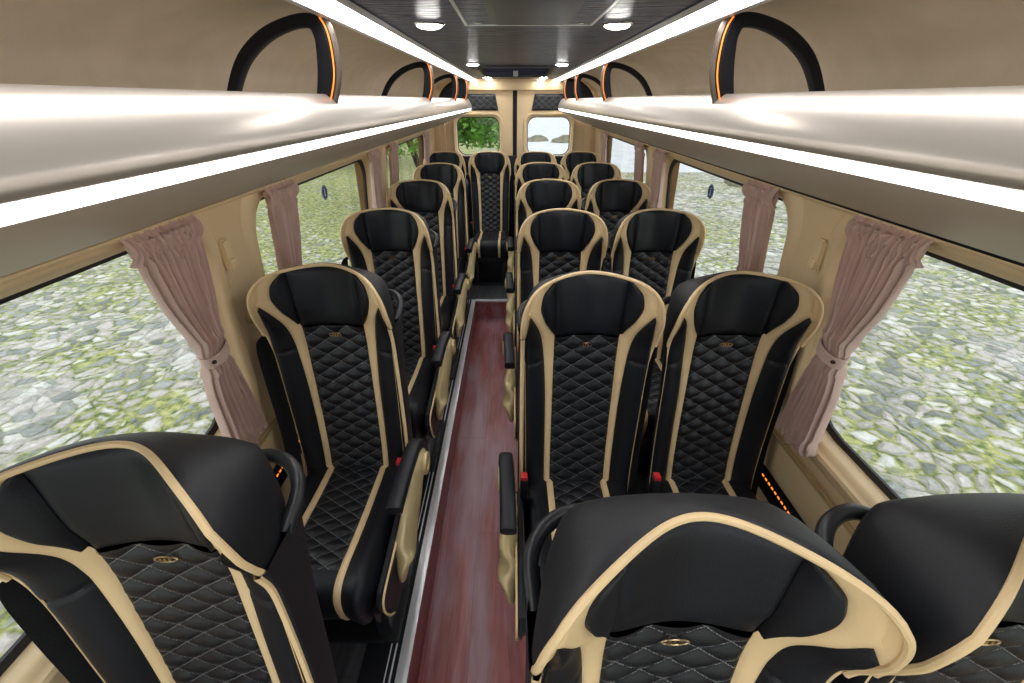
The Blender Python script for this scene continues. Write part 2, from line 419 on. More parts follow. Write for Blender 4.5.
def seat_meshes():
    S = {}
    # headrest: centre cushion
    rh = (.978-ZB)/.77
    rsh = [rh+(1-rh)*i/24 for i in range(25)]
    g = G(); rows = []
    for i, r in enumerate(rsh):
        t = i/24; a = X1(r); row = []
        for j in range(21):
            s = -1+2*j/20
            pf = .015*(1-abs(s)**5)**.5*(max(0, 1-abs(2*t-1)**5))**.5
            row.append(P(a*s, r, pf-.001))
        rows.append(row)
    g.grid(rows); S['headrest'] = mesh_of('headrest', g, M['leather'])
    rb = [r for r in RR if ZB+r*.77 < 1.113]
    for sg in (-1, 1):
        g = G(); strip(g, lambda r: col(r)[0], lambda r: col(r)[1], rsh, 8, .012, sg)
        S['wing', sg] = mesh_of('headrest_wing', g, M['leather'])
        g = G()
        strip(g, lambda r: col(r)[1], lambda r: col(r)[2], RR, 8, .006, sg)
        strip(g, lambda r: col(r)[3], lambda r: col(r)[4], RR, 3, .002, sg)
        S['trim', sg] = mesh_of('cream_trim', g, M['cream'])
        g = G()
        strip(g, lambda r: col(r)[2], lambda r: col(r)[3], rb, 8, .016, sg)
        for i, v in enumerate(g.v):
            d = abs(v[2]-.905)
            if d < .008: g.v[i] = (v[0], v[1]+.006*(1-d/.008), v[2])
        S['bolster', sg] = mesh_of('side_bolster', g, M['leather'])
    # quilted panel
    g = G(); rows = []; uvs = []; nz = 150; nx = 44
    for i in range(nz+1):
        r = rh*i/nz; a = X1(r); row = []; ur = []
        for j in range(nx+1):
            x = a*(-1+2*j/nx); s_ = r*.77
            qa = x/.078+s_/.050; qb = x/.078-s_/.050
            d = (abs(sin(pi*qa)*sin(pi*qb)))**.55
            edge = min(1, (a-abs(x))/.006)
            row.append(P(x, r, .0005+.0075*d*edge+.004*(1-(x/a)**4))); ur.append((x/.078, s_/.050))
        rows.append(row); uvs.append(ur)
    g.grid(rows, uvs=uvs); S['quilt'] = mesh_of('quilted_panel', g, M['quilt'])
    # outline
    side = [P(-x5(r), r) for r in RR]
    top = [P(X5T*s_, 1) for s_ in [(-1+2*i/40) for i in range(1, 40)]]
    E = side+top+[Vector((-p.x, p.y, p.z)) for p in reversed(side)]
    g = G(); g.tube([p+Vector((0, -.002, 0)) for p in E if p.z > .965], .0052, 8, up=(0, 1, 0)); S['piping'] = mesh_of('piping', g, M['cream'])
    # shell
    n = len(E); rings = []
    prof = [(0, 0), (.003, .05), (.003, .15), (-.002, .32), (-.009, .52), (-.018, .72), (-.030, .88), (-.044, .97), (-.062, 1.0)]
    for o_, w in prof:
        ring = []
        for i, p in enumerate(E):
            t = E[min(i+1, n-1)]-E[max(0, i-1)]; nn = Vector((-t.z, 0, t.x)).normalized()
            yb = yc(p.z)+lerp_tab([(.4, .035), (.8, .048), (1.0, .082), (1.17, .085)], p.z)
            up_ = max(0, nn.z); q = p+nn*o_
            q.y = p.y+(yb-p.y)*w
            q.z -= .022*up_*w**1.3
            ring.append(q)
        rings.append(ring)
    g = G(); g.grid(rings)
    last = rings[-1]; m = n//2; rows = []
    for i in range(m+1):
        a, b_ = last[i], last[n-1-i]; rows.append([a.lerp(b_, t/8)+Vector((0, .012*(4*t/8*(1-t/8)), 0)) for t in range(9)])
    g.grid(rows)
    # close the bottom
    fb = [rg[0] for rg in rings]; fb2 = [rg[-1] for rg in rings]
    g.grid([[a.lerp(b_, t/4) for t in range(5)] for a, b_ in zip(fb, fb2)])
    S['shell'] = mesh_of('back_shell', g, M['shell'])
    # seat cushion
    prof = crom([(0, .055, .432), (0, -.1, .436), (0, -.25, .447), (0, -.37, .462), (0, -.425, .455), (0, -.45, .42), (0, -.448, .36), (0, -.43, .31)], 7)
    L = [0]
    for a, b_ in zip(prof, prof[1:]): L.append(L[-1]+(b_-a).length)
    def CP(x, k, off=0):
        p = prof[k]; a = prof[max(0, k-1)]; b_ = prof[min(len(prof)-1, k+1)]; t = (b_-a).normalized(); nn = Vector((0, t.z, -t.y))
        if nn.z < 0 and t.z > -.5: nn = -nn
        nn = Vector((0, t.z, -t.y))
        if k < 20 and nn.z < 0: nn = -nn
        u = abs(x)/.184
        off += -.002-.10*max(0, u-.86)**2/.02*.6+.014*max(0, 1-abs(u-.78)/.25)
        return Vector((x, p.y, p.z))+nn*off
    def bandc(g, a, b_, k0, k1, nx, puff):
        rows = []
        for k in range(k0, k1):
            rows.append([CP(a+(b_-a)*j/nx, k, puff*(4*(j/nx)*(1-j/nx))**.6) for j in range(nx+1)])
        g.grid(rows)
    K = len(prof); KQ = 22
    g = G(); bandc(g, -.184, -.105, 0, K, 10, .004); bandc(g, .105, .184, 0, K, 10, .004); bandc(g, -.083, .083, KQ, K, 10, .006)
    # sides and bottom
    for sg in (-1, 1):
        g.grid([[CP(sg*.184, k), Vector((sg*.186, prof[k].y, min(prof[k].z, CP(sg*.184, k).z)-.02)), Vector((sg*.183, max(-.43, prof[k].y), .31))] for k in range(K)])
    g.add([(-.183, .03, .31), (.183, .03, .31), (.183, -.43, .31), (-.183, -.43, .31)], [(0, 1, 2, 3)])
    S['cushion'] = mesh_of('seat_cushion', g, M['leather'])
    for sg in (-1, 1):
        g = G(); bandc(g, sg*.083, sg*.105, 0, K, 4, .006); S['ctrim', sg] = mesh_of('cushion_trim', g, M['cream'])
    g = G(); rows = []; uvs = []; n2 = 100
    for i in range(n2+1):
        kf = KQ*i/n2; k = min(int(kf), KQ-1); t = kf-k; row = []; ur = []
        s_ = L[k]+(L[k+1]-L[k])*t
        for j in range(41):
            x = .083*(-1+2*j/40); qa = x/.078+s_/.050; qb = x/.078-s_/.050
            d = abs(sin(pi*qa)*sin(pi*qb))**.55
            p = CP(x, k).lerp(CP(x, k+1), t); p.z += .0005+.006*d*min(1, (.083-abs(x))/.006, (KQ-kf)/1.0)
            row.append(p); ur.append((x/.078, s_/.050))
        rows.append(row); uvs.append(ur)
    g.grid(rows, uvs=uvs); S['cquilt'] = mesh_of('cushion_quilting', g, M['quilt'])
    # pedestal under the seat
    g = G(); g.box(-.17, .17, -.36, .02, .24, .312, .01); g.box(-.16, -.11, -.33, .0, 0, .25, .008); g.box(.11, .16, -.33, .0, 0, .25, .008); g.box(-.18, .18, -.35, .03, 0, .02, .004)
    S['base'] = mesh_of('seat_base', g, M['plastic'])
    # emblem
    g = G(); c = P(0, (.948-ZB)/.77, .0125)
    ring = [c+Vector((.019*cos(a), 0, .0065*sin(a))) for a in [2*pi*i/20 for i in range(20)]]
    g.tube(ring, .0013, 6, closed=True, up=(0, 1, 0))
    for dx in (-.009, -.002, .006): g.box(c.x+dx-.001, c.x+dx+.003, c.y-.0012, c.y+.0012, c.z-.0035, c.z+.0035)
    S['badge'] = mesh_of('emblem', g, M['gold'])
    # per-side parts: q = +1 aisle at +x
    for q in (1, -1):
        path = crom([(q*.06, .175, .985), (q*.065, .215, 1.02), (q*.11, .242, 1.035), (q*.165, .225, 1.035), (q*.198, .18, 1.02), (q*.195, .12, .985)], 6)
        g = G(); g.tube(path, .0125, 10); S['handle', q] = mesh_of('grab_handle', g, M['plastic'])
        # armrest pad
        sec = []
        for i in range(16):
            a = 2*pi*i/16; ca, sa = cos(a), sin(a)
            sec.append((.023*abs(ca)**.5*(1 if ca > 0 else -1), .019*abs(sa)**.55*(1 if sa > 0 else -1)))
        path = crom([(q*.248, -.000, .53), (q*.247, -.008, .575), (q*.245, -.04, .606), (q*.242, -.10, .616), (q*.238, -.20, .612), (q*.236, -.285, .604), (q*.236, -.30, .602)], 5)
        sc = [1]*len(path); sc[0] = .8; sc[-1] = .7; sc[-2] = .92
        g = G(); g.sweep(path, sec, scale=sc, up=(0, 0, 1) if True else (1, 0, 0)); S['arm', q] = mesh_of('armrest_pad', g, M['leather'])
        # side shield
        xo = 0 if q > 0 else .016
        g = G(); pth = crom([(q*(.252-xo), -.02, .515), (q*(.256-xo), -.045, .55), (q*(.256-xo), -.085, .565), (q*(.254-xo), -.125, .54), (q*(.248-xo), -.18, .49), (q*.240, -.245, .43), (q*.232, -.295, .37), (q*.226, -.31, .31)], 5)
        m_ = len(pth); sc = [lerp_tab([(0, .55), (.12, .9), (.3, 1.0), (.45, .8), (.7, .85), (.9, .7), (1, .4)], k/(m_-1)) for k in range(m_)]
        g.sweep(pth, [(.026*cos(2*pi*k/16), .044*sin(2*pi*k/16)) for k in range(16)], scale=sc, up=(0, .6, .8)); S['shield', q] = mesh_of('side_shield', g, M['goldplastic'], ang=60)
        g = G(); ring = [(q*(.280-xo), -.07+.030*cos(a), .555+.030*sin(a)) for a in [2*pi*k/20 for k in range(20)]]
        g.tube(ring, .0085, 8, closed=True, up=(1, 0, 0)); g.disc((q*(.278-xo), -.07, .555), (q, 0, 0), .018, 20, .006); S['hub', q] = mesh_of('armrest_hub', g, M['goldplastic'])
        # aisle-side flank of the backrest with its piping
        edge = crom([(0, .012, .36), (0, .008, .45), (0, .030, .60), (0, .042, .75), (0, .048, .88), (0, .048, .95), (0, .036, 1.0)], 6)
        g = G(); rows = []
        for p in edge:
            y1 = yc(p.z)+lerp_tab([(.4, .03), (.8, .04), (1.0, .06)], p.z)
            rows.append([(q*.180, p.y+.012, p.z), (q*.199, p.y, p.z), (q*.205, p.y+.006, p.z), (q*.206, (p.y+y1)/2, p.z), (q*.201, y1-.008, p.z), (q*.185, y1, p.z)])
        g.grid(rows, close_u=True); S['flank', q] = mesh_of('side_cover', g, M['shell'])
        g = G(); g.grid([[(q*.1885, p.y+.004, p.z), (q*.1945, p.y-.005, p.z), (q*.2015, p.y-.003, p.z), (q*.2015, p.y+.006, p.z)] for p in edge], close_u=True)
        S['flankpipe', q] = mesh_of('piping', g, M['cream'])
        g = G(); poly = [(-.01, .25), (-.01, .44), (-.06, .46), (-.3, .43), (-.42, .42), (-.445, .38), (-.40, .27), (-.3, .22)]
        g.prism(poly, 'x', q*.190 if q > 0 else -.213, q*.213 if q > 0 else -.190, .008); S['sidepanel', q] = mesh_of('side_panel', g, M['shell'])
        pth = crom([(q*.2135, -.05, .46), (q*.2135, -.3, .43), (q*.2135, -.42, .418), (q*.2135, -.443, .38), (q*.2135, -.42, .31), (q*.2135, -.39, .265)], 5)
        g = G(); g.tube(pth, .0035, 6, up=(1, 0, 0)); S['sidepipe', q] = mesh_of('piping', g, M['cream'])
        # buckle (aisle side) and belt (other side)
        g = G(); g.box(q*.187-.013, q*.187+.013, -.065, -.035, .45, .535, .005); g.tube([(q*.187, -.03, .36), (q*.187, -.045, .46)], .008, 6)
        S['buckle', q] = mesh_of('belt_buckle', g, M['plastic'])
        g = G(); g.box(q*.187-.0105, q*.187+.0105, -.063, -.037, .533, .548, .003); S['button', q] = mesh_of('release_button', g, M['red'])
        w = -q
        bx = .236 if q > 0 else .206
        path = crom([(w*.185, .15, .965), (w*.195, .11, .968), (w*(bx-.004), .095, .935), (w*bx, .085, .80), (w*bx, .075, .6), (w*bx, .05, .44), (w*bx, .03, .33)], 5)
        sec = [(-.022, -.0012), (.022, -.0012), (.022, .0012), (-.022, .0012)]
        g = G()
        rows = []
        bw = .046 if q > 0 else .034
        for p in path: rows.append([p+Vector((0, -bw, 0)), p+Vector((w*.0012, 0, 0)), p+Vector((0, bw, 0)), p+Vector((-w*.0012, 0, 0))])
        g.grid(rows, close_u=True); S['belt', q] = mesh_of('seat_belt', g, M['strap'])
        g = G(); g.box(w*.198-.012, w*.198+.012, .075, .125, .945, .972, .007, 3); g.tube([(w*.198, .08, .973), (w*.198, .12, .973)], .008, 8)
        S['guide', q] = mesh_of('belt_guide', g, M['plastic'])
        g = G(); g.tube([(w*.198-.009, .085, .979), (w*.198+.009, .085, .979)], .004, 8); g.tube([(w*.198-.009, .115, .979), (w*.198+.009, .115, .979)], .004, 8)
        S['pin', q] = mesh_of('guide_pin', g, M['chrome'])
    return S
SM = seat_meshes()
def child(name, key, par):
    o = bpy.data.objects.new(name, SM[key]); C.objects.link(o); o.parent = par; return o
def make_seat(q, arm):
    root = bpy.data.objects.new('coach_seat', None); root.empty_display_size = .1; C.objects.link(root)
    sh = child('back_shell', 'shell', root); child('piping', 'piping', sh)
    hd = child('headrest', 'headrest', root); [child('headrest_wing', ('wing', k), hd) for k in (-1, 1)]
    for k in (-1, 1):
        child('side_bolster', ('bolster', k), root); child('cream_trim', ('trim', k), root)['label'] = 'cream leather trim band'
    ql = child('quilted_panel', 'quilt', root); child('emblem', 'badge', ql)
    cu = child('seat_cushion', 'cushion', root); child('cushion_quilting', 'cquilt', cu)
    for k in (-1, 1): child('cushion_trim', ('ctrim', k), cu)['label'] = 'cream stripe on cushion'

    child('seat_base', 'base', root)
    child('grab_handle', ('handle', q), root)
    bk = child('belt_buckle', ('buckle', q), root); child('release_button', ('button', q), bk)['label'] = 'red button'
    child('seat_belt', ('belt', q), root); gd = child('belt_guide', ('guide', q), root); child('guide_pin', ('pin', q), gd)['label'] = 'chrome pin'
    if arm:
        ar = child('armrest', ('arm', q), root)
        fl = child('side_cover', ('flank', q), root); child('piping', ('flankpipe', q), fl)['label'] = 'cream piping'
        sp = child('side_panel', ('sidepanel', q), root); child('piping', ('sidepipe', q), sp)
        s_ = child('side_shield', ('shield', q), root); s_['label'] = 'champagne side shield'; child('armrest_hub', ('hub', q), s_)
    return root
protoL = make_seat(1, True); protoR = make_seat(-1, True); protoW = make_seat(-1, False)
used = set()
def place(proto, x, ytop, label):
    o = copy_tree(proto) if proto in used else proto
    used.add(proto)
    o.location = (x, ytop-.13, 0)
    tag(o, label, 'coach seat', 'quilted coach seats in rows')
rowsR = [.338, 1.16, 1.97, 2.80, 3.62, 4.43]
rowsL = [.460, 1.225, 1.985, 2.78, 3.58, 4.43]
names = ['nearest', 'second', 'third', 'fourth', 'fifth', 'rearmost']
for i in range(6):
    n = names[i]
    xl = -.565 if i < 5 else -.640
    side = 'black and cream quilted seat beside left windows, %s row%s' % (n, {0: ', cropped by lower left corner', 5: ' by rear doors'}.get(i, ' from the camera'))
    place(protoL if i < 5 else protoW, xl, rowsL[i], side)
    place(protoR if i < 5 else protoW, .226, rowsR[i], 'black and cream quilted seat just right of the aisle, %s row%s' % (n, {0: ', seen from above', 5: ' by rear doors'}.get(i, ' from the camera')))
    place(protoW, .656 if i < 5 else .655, rowsR[i], 'black and cream quilted seat beside right windows, %s row%s' % (n, {0: ', cropped by right edge', 5: ' by rear doors'}.get(i, ' from the camera')))
place(protoW, -.213, 4.43, 'black and cream quilted seat facing down the aisle, whole front visible at the far end')

# ================================================================== VEHICLE SHELL
YF, YB = -.9, 4.98          # front end of what is built, rear wall
AF = -.18                   # aisle floor
ZC = CAMZ+.18               # ceiling
def wallx(z):               # half width of the side wall lining against height
    return lerp_tab([(-.2, .90), (.5, .90), (.7, .878), (1.0, .862), (1.36, .835), (1.60, .83)], z)
def st(name, g, m, label, cat, **k):
    return tag(obj(name, g, m, **k), label, cat, kind='structure')
g = G(); g.box(-.333, .055, YF, 3.58, AF-.02, AF)
st('floor', g, M['redwood'], 'reddish brown wood plank floor of the sunken aisle', 'floor', smooth=False)
g = G(); g.box(-.86, -.49, YF, YB, -.03, 0); g.box(.212, .92, YF, YB, -.03, 0); g.box(-.49, .212, 3.60, YB, -.03, 0)
st('floor', g, M['greywood'], 'grey wood plank platform floor under the seats', 'platform floor', smooth=False)
g = G(); g.box(-.34, .06, 3.58, 3.60, AF, -.012); g.box(-.345, -.333, YF, 3.6, AF, -.005); g.box(.055, .067, YF, 3.6, AF, -.005)
st('trim_1', g, M['redwood'], 'reddish brown risers along the sunken aisle and its end step', 'step riser', smooth=False)
g = G(); g.box(-.333, .055, 3.565, 3.605, -.012, .004, .003)
st('trim_2', g, M['alu'], 'silver nosing along the step edge at the aisle end', 'step nosing')
def edge_strip(nm, xs, sg, lab):
    # aluminium profile: ribs and black inserts running along the platform edge
    t = empty(nm, (xs, 0, 0), lab, 'edge profile', None, 'structure')
    g = G()
    for a, b_ in ((0, .038), (.052, .058), (.070, .074)): g.box(*sorted((sg*a, sg*b_)), YF, 3.59, -.005, .004, .0012)
    obj('metal_rib', g, M['strip'], t)
    g = G()
    for a, b_ in ((.038, .052), (.058, .070), (.074, .157)): g.box(*sorted((sg*a, sg*b_)), YF, 3.59, -.006, .002)
    obj('rubber_insert', g, M['rubber'], t)
edge_strip('trim_3', -.333, -1, 'silver and black edge profile left of the aisle')
edge_strip('trim_4', .055, 1, 'silver and black edge profile right of the aisle')
# black panel below the last row
g = G(); g.box(-.42, .03, 4.09, 4.12, .004, .30, .006); 
st('trim_5', g, M['shell'], 'black panel below the seat at the aisle end', 'panel')
g = G(); g.box(-.83, .89, 4.74, 4.80, 0, 1.10, .02)
st('trim_6', g, M['leather'], 'black partition panel behind the rearmost seats', 'partition')

def rr(cx, cy, hw, hh, r, ang):
    d = Vector((cos(ang), sin(ang))); lo, hi = 0, 10
    for _ in range(40):
        t = (lo+hi)/2; x = abs(d.x*t)-(hw-r); y = abs(d.y*t)-(hh-r)
        s_ = math.hypot(max(x, 0), max(y, 0))+min(max(x, y), 0)-r
        if s_ > 0: hi = t
        else: lo = t
    return (cx+d.x*t, cy+d.y*t)
def bay(g, f, a0, a1, b0, b1, h, r=.09, N_=64, ridge=False):
    """outer rectangle a0..b1 with rounded hole h=(c0,c1,d0,d1); f(a,b,depth)->xyz"""
    cx, cy = (h[0]+h[1])/2, (h[2]+h[3])/2; hw, hh = (h[1]-h[0])/2, (h[3]-h[2])/2
    angs = [2*pi*i/N_ for i in range(N_)]+[math.atan2(y-cy, x-cx) % (2*pi) for x in (a0, a1) for y in (b0, b1)]
    angs = sorted(set(round(a, 6) for a in angs))
    # denser at the hole corners
    ex = []
    for sx in (1, -1):
        for sy in (1, -1):
            c0 = math.atan2(sy*(hh-r/2), sx*(hw-r/2)) % (2*pi); ex += [(c0+k*.03*min(1, r/hh*3)) % (2*pi) for k in range(-4, 5)]
    angs = sorted(set(angs+[round(a, 6) for a in ex]))
    rows = []
    def clampo(i, gd): return (min(max(i[0]+(i[0]-cx)*gd/hw, a0+.001), a1-.001), min(max(i[1]+(i[1]-cy)*gd/hh, b0+.001), b1-.001))
    inn = [rr(cx, cy, hw, hh, r, a) for a in angs]; out = []
    for a in angs:
        d = (cos(a), sin(a)); t = 1e9
        if d[0] > 1e-9: t = min(t, (a1-cx)/d[0])
        if d[0] < -1e-9: t = min(t, (a0-cx)/d[0])
        if d[1] > 1e-9: t = min(t, (b1-cy)/d[1])
        if d[1] < -1e-9: t = min(t, (b0-cy)/d[1])
        out.append((cx+d[0]*t, cy+d[1]*t))
    for k in range(4):
        s_ = k/4; rows.append([f(o[0]+(i[0]-o[0])*s_, o[1]+(i[1]-o[1])*s_, 0) for o, i in zip(out, inn)])
    if ridge:
        for gd, dp in ((.055, .0), (.046, -.007), (.032, -.013), (.012, -.015), (.003, -.009)):
            rows.append([f(*clampo(i, gd), dp) for i in inn])
    rows.append([f(i[0], i[1], 0) for i in inn])
    for sc, dp in ((.004, .004), (.012, .012), (.016, .022), (.018, .055)):
        rows.append([f(i[0]+(cx-i[0])*sc/hw, i[1]+(cy-i[1])*sc/hh, dp) for i in inn])
    g.grid(rows, close_u=True)
    return [f(i[0]+(cx-i[0])*.018/hw, i[1]+(cy-i[1])*.018/hh, .053) for i in inn], cx, cy
HOLE_Z = (.70, 1.335)
BAYS = [(YF, 1.22, (-.75, 1.10)), (1.22, 2.80, (1.33, 2.70)), (2.80, YB, (2.92, 4.62))]
nwin = 0
wn = ['first', 'second', 'third']
for side, sg in (('left', -1), ('right', 1)):
    def f(a, b_, d, sg=sg): return Vector((CX+sg*(wallx(b_)+d), a, b_))
    g = G()
    for bi, (y0, y1, hy) in enumerate(BAYS):
        rim, cy_, cz_ = bay(g, f, y0, y1, .60, 1.42, (hy[0], hy[1], HOLE_Z[0], HOLE_Z[1]), r=.12, ridge=True)
        nwin += 1
        # window: glass, black frame
        w = empty('window_%d' % nwin, (CX+sg*.92, cy_, cz_), '%s window in the %s wall counted from the camera' % (wn[bi], side), 'window', None, 'structure')
        wl = Vector((CX+sg*.92, cy_, cz_))
        c = sum(rim, Vector())/len(rim)
        gg = G(); k = len(rim)
        ring2 = [p.lerp(c, .03)+Vector((sg*.004, 0, 0)) for p in rim]; ring2 = [Vector((p.x, c.y+(q.y-c.y)*(1-.022/abs(hy[1]-hy[0])*2), c.z+(q.z-c.z)*.94)) for p, q in zip(ring2, rim)]
        gg.grid([rim, ring2, [p+Vector((sg*.008, 0, 0)) for p in ring2], [p+Vector((sg*.012, 0, 0)) for p in rim]], close_u=True)
        gg.v = [tuple(Vector(v)-wl) for v in gg.v]; obj('window_frame', gg, M['frit'], w)
        gg = G(); a_ = [p+Vector((sg*.007, 0, 0))-wl for p in ring2]
        gg.add(a_, [tuple(range(k))])
        obj('window_pane', gg, M['glass'], w, smooth=False)
    # lower wall with sill ledge, upper wall up to the ceiling
    low = [(0, -.03), (.0, .40), (-.004, .44), (-.020, .455), (-.024, .47), (-.024, .575), (-.020, .592), (-.008, .597), (0, .60)]
    rows = []
    for y in (YF, YB): rows.append([Vector((CX+sg*(wallx(z)+dx), y, z)) for dx, z in low])
    g.grid(rows)
    up = [(.8345, 1.42), (.832, 1.50), (.83, CAMZ-.02), (.835, CAMZ+.03), (.828, CAMZ+.062), (.80, CAMZ+.10), (.74, CAMZ+.14), (.65, CAMZ+.17), (.55, CAMZ+.185), (.46, CAMZ+.19), (.43, CAMZ+.185)]
    ny = 120; rows = []
    for i in range(ny+1):
        y = YF+(YB-YF)*i/ny
        d = min(abs(y-(h_+.02)) for h_ in (-.05, 1.19, 2.57, 3.66, 4.9))
        rec = .022*min(1, max(0, (d-.13)/.22))
        row = []
        for j, (hx, z) in enumerate(up):
            wgt = 1 if 3 <= j <= 7 else 0
            row.append(Vector((CX+sg*(hx+rec*wgt*.8), y, z+rec*wgt*(1 if j > 4 else 0)*.6)))
        rows.append(row)
    g.grid(rows, mi=1)
    # outer skin so no daylight leaks through
    o_ = st('wall_'+side, g, [M['pillar'], M['vault']], 'beige lined %s side wall with window openings' % side, 'wall', recalc=False)
    g = G(); g.grid([[Vector((CX+sg*x, y, z)) for x, z in ((.975, -.35), (.975, .62))] for y in (YF, YB+.05)])
    g.grid([[Vector((CX+sg*x, y, z)) for x, z in ((.955, 1.37), (.90, 1.75), (.80, 1.95), (.55, 2.02), (0, 2.03))] for y in (YF, YB+.05)])
    for y0, y1 in ((1.09, 1.34), (2.69, 2.93), (4.61, YB+.05)):
        g.grid([[Vector((CX+sg*x, y, z)) for x, z in ((.975, .62), (.965, 1.0), (.955, 1.37))] for y in (y0, y1)])
    st('trim_%d' % (7 if sg < 0 else 8), g, M['wall'], 'outer body skin behind the %s lining' % side, 'body skin')
# raised rounded window surrounds on the near windows
# rear wall with two doors
def fr(a, b_, d): return Vector((a, YB+d, b_))
HD = CAMZ+.085
for i, (x0, x1, h) in enumerate((( -.70, CX-.022, (-.60, -.115, 1.06, 1.465)), (CX+.022, .76, (.145, .635, 1.06, 1.465)))):
    g = G(); rim, cx_, cz_ = bay(g, fr, x0, x1, .0, HD, h, r=.09)
    g.box(x0, x1, YB-.001, YB+.03, HD-.004, HD)
    # raised ridge around the window
    ring = [Vector((cx_+(p.x-cx_)*1.13, YB-.004, cz_+(p.z-cz_)*1.16)) for p in rim]
    g.tube(ring, .012, 6, closed=True, up=(0, 1, 0))
    st('door_%d' % (i+1), g, M['pillar'], 'beige %s leaf of the rear double door' % ('left', 'right')[i], 'door', recalc=False)
    w = empty('window_%d' % (7+i), (cx_, YB+.05, cz_), 'small rear door window on the %s' % ('left', 'right')[i], 'window', None, 'structure')
    wl = Vector((cx_, YB+.05, cz_)); gg = G()
    r2 = [Vector((cx_+(p.x-cx_)*.97, p.y+.004, cz_+(p.z-cz_)*.965)) for p in rim]
    gg.grid([rim, r2, [p+Vector((0, .01, 0)) for p in r2]], close_u=True); gg.v = [tuple(Vector(v)-wl) for v in gg.v]; obj('window_frame', gg, M['frit'], w)
    gg = G(); gg.add([p-wl for p in r2], [tuple(range(len(r2)))]); obj('window_pane', gg, M['glass'], w, smooth=False)
    # quilted upper panel
    sg = -1 if i == 0 else 1
    t0, t1, u0, u1 = .20, .56, CAMZ-.095, CAMZ+.055
    t0 = .17
    rows = []; uvs = []
    for a in range(25):
        row = []; ur = []; v_ = a/24
        for b_ in range(41):
            s_ = b_/40
            xx = t0+(.03*(v_))+ (t1-t0-.03*v_)*s_; z_ = u0+(u1-u0)*v_
            ed = min(1, min(s_, 1-s_)*14, min(v_, 1-v_)*9)
            qa = xx/.07+z_/.055; qb = xx/.07-z_/.055
            row.append(Vector((CX+sg*xx, YB-.012-.012*ed**.5-.004*abs(sin(pi*qa)*sin(pi*qb))**.5*ed, z_))); ur.append((xx/.07, z_/.055))
        rows.append(row); uvs.append(ur)
    g = G(); g.grid(rows, uvs=uvs)
    tag(obj('quilted_door_panel', g, M['quilt']), 'dark quilted panel on top of the %s rear door' % ('left', 'right')[i], 'panel', kind='structure')
    # hinge clips at the door tops
    g = G(); g.box(CX+sg*.06, CX+sg*.13, YB-.018, YB, CAMZ+.058, CAMZ+.072, .004); g.box(CX+sg*.085, CX+sg*.10, YB-.024, YB-.012, CAMZ+.045, CAMZ+.066, .003)
    tag(obj('door_catch', g, M['pillar']), 'small beige catch at the top of the %s rear door' % ('left', 'right')[i], 'catch')
g = G(); g.box(CX-.022, CX+.022, YB-.006, YB+.04, 0, HD, .004)
st('trim_9', g, M['rubber'], 'black rubber seal between the rear doors', 'seal')
g = G()
for x0, x1 in ((-.90, -.70), (.76, .96)):
    g.box(x0, x1, YB-.03, YB+.05, -.2, CAMZ+.2, .008)
    xx = (x0+x1)/2; g.box(xx-.05, xx+.05, YB-.05, YB-.02, .9, CAMZ+.1, .012)
g.box(-.75, .8, YB-.05, YB+.05, HD, CAMZ+.165, .012); g.box(-.95, 1.0, YB-.02, YB+.06, CAMZ+.15, CAMZ+.45)
g.box(-.95, 1.0, YB+.0, YB+.06, -.35, 0)
st('wall_rear', g, M['pillar'], 'beige rear wall frame and header around the doors', 'wall')
# black cable box left of the rear door
g = G(); g.box(-.735, -.70, YB-.075, YB-.045, 1.38, 1.55, .006)
tag(obj('door_gas_spring', g, M['plastic']), 'black vertical strut left of the rear doors', 'strut')

# ceiling
g = G(); g.box(CX-.372, CX+.372, YF, 3.02, ZC, ZC+.012, .002); g.box(CX-.372, CX+.372, 4.28, YB-.04, ZC, ZC+.012, .002)
g.box(CX-.372, CX-.27, 3.02, 4.28, ZC, ZC+.012); g.box(CX+.27, CX+.372, 3.02, 4.28, ZC, ZC+.012)
st('ceiling', g, M['ceil'], 'dark grey wave textured ceiling panel', 'ceiling', smooth=False)
# ceiling light channels
for side, sg in (('left', -1), ('right', 1)):
    t = empty('ceiling_light_strip', (CX+sg*.41, 0, ZC), 'long white ceiling light strip along the %s side' % side, 'light strip', 'ceiling light strips')
    def sec(pts, y0=YF, y1=YB-.05):
        g = G(); g.grid([[Vector((sg*(hx-.41), y, z-.18)) for hx, z in pts] for y in (y0, y1)], close_u=True)
        for y in (y0, y1):
            k = len(g.v); g.v += [(sg*(hx-.41), y, z-.18) for hx, z in pts]; g.f.append(tuple(range(k, k+len(pts)))); g.m.append(0)
        return g
    obj('light_diffuser', sec([(.372, .176), (.378, .170), (.428, .162), (.434, .168), (.43, .18), (.375, .185)]), M['led'], t)
    obj('light_channel', sec([(.434, .160), (.446, .158), (.452, .165), (.45, .19), (.436, .19)]), M['alu'], t)
    obj('inner_edge', sec([(.362, .176), (.374, .168), (.377, .172), (.371, .182)]), M['alu'], t)
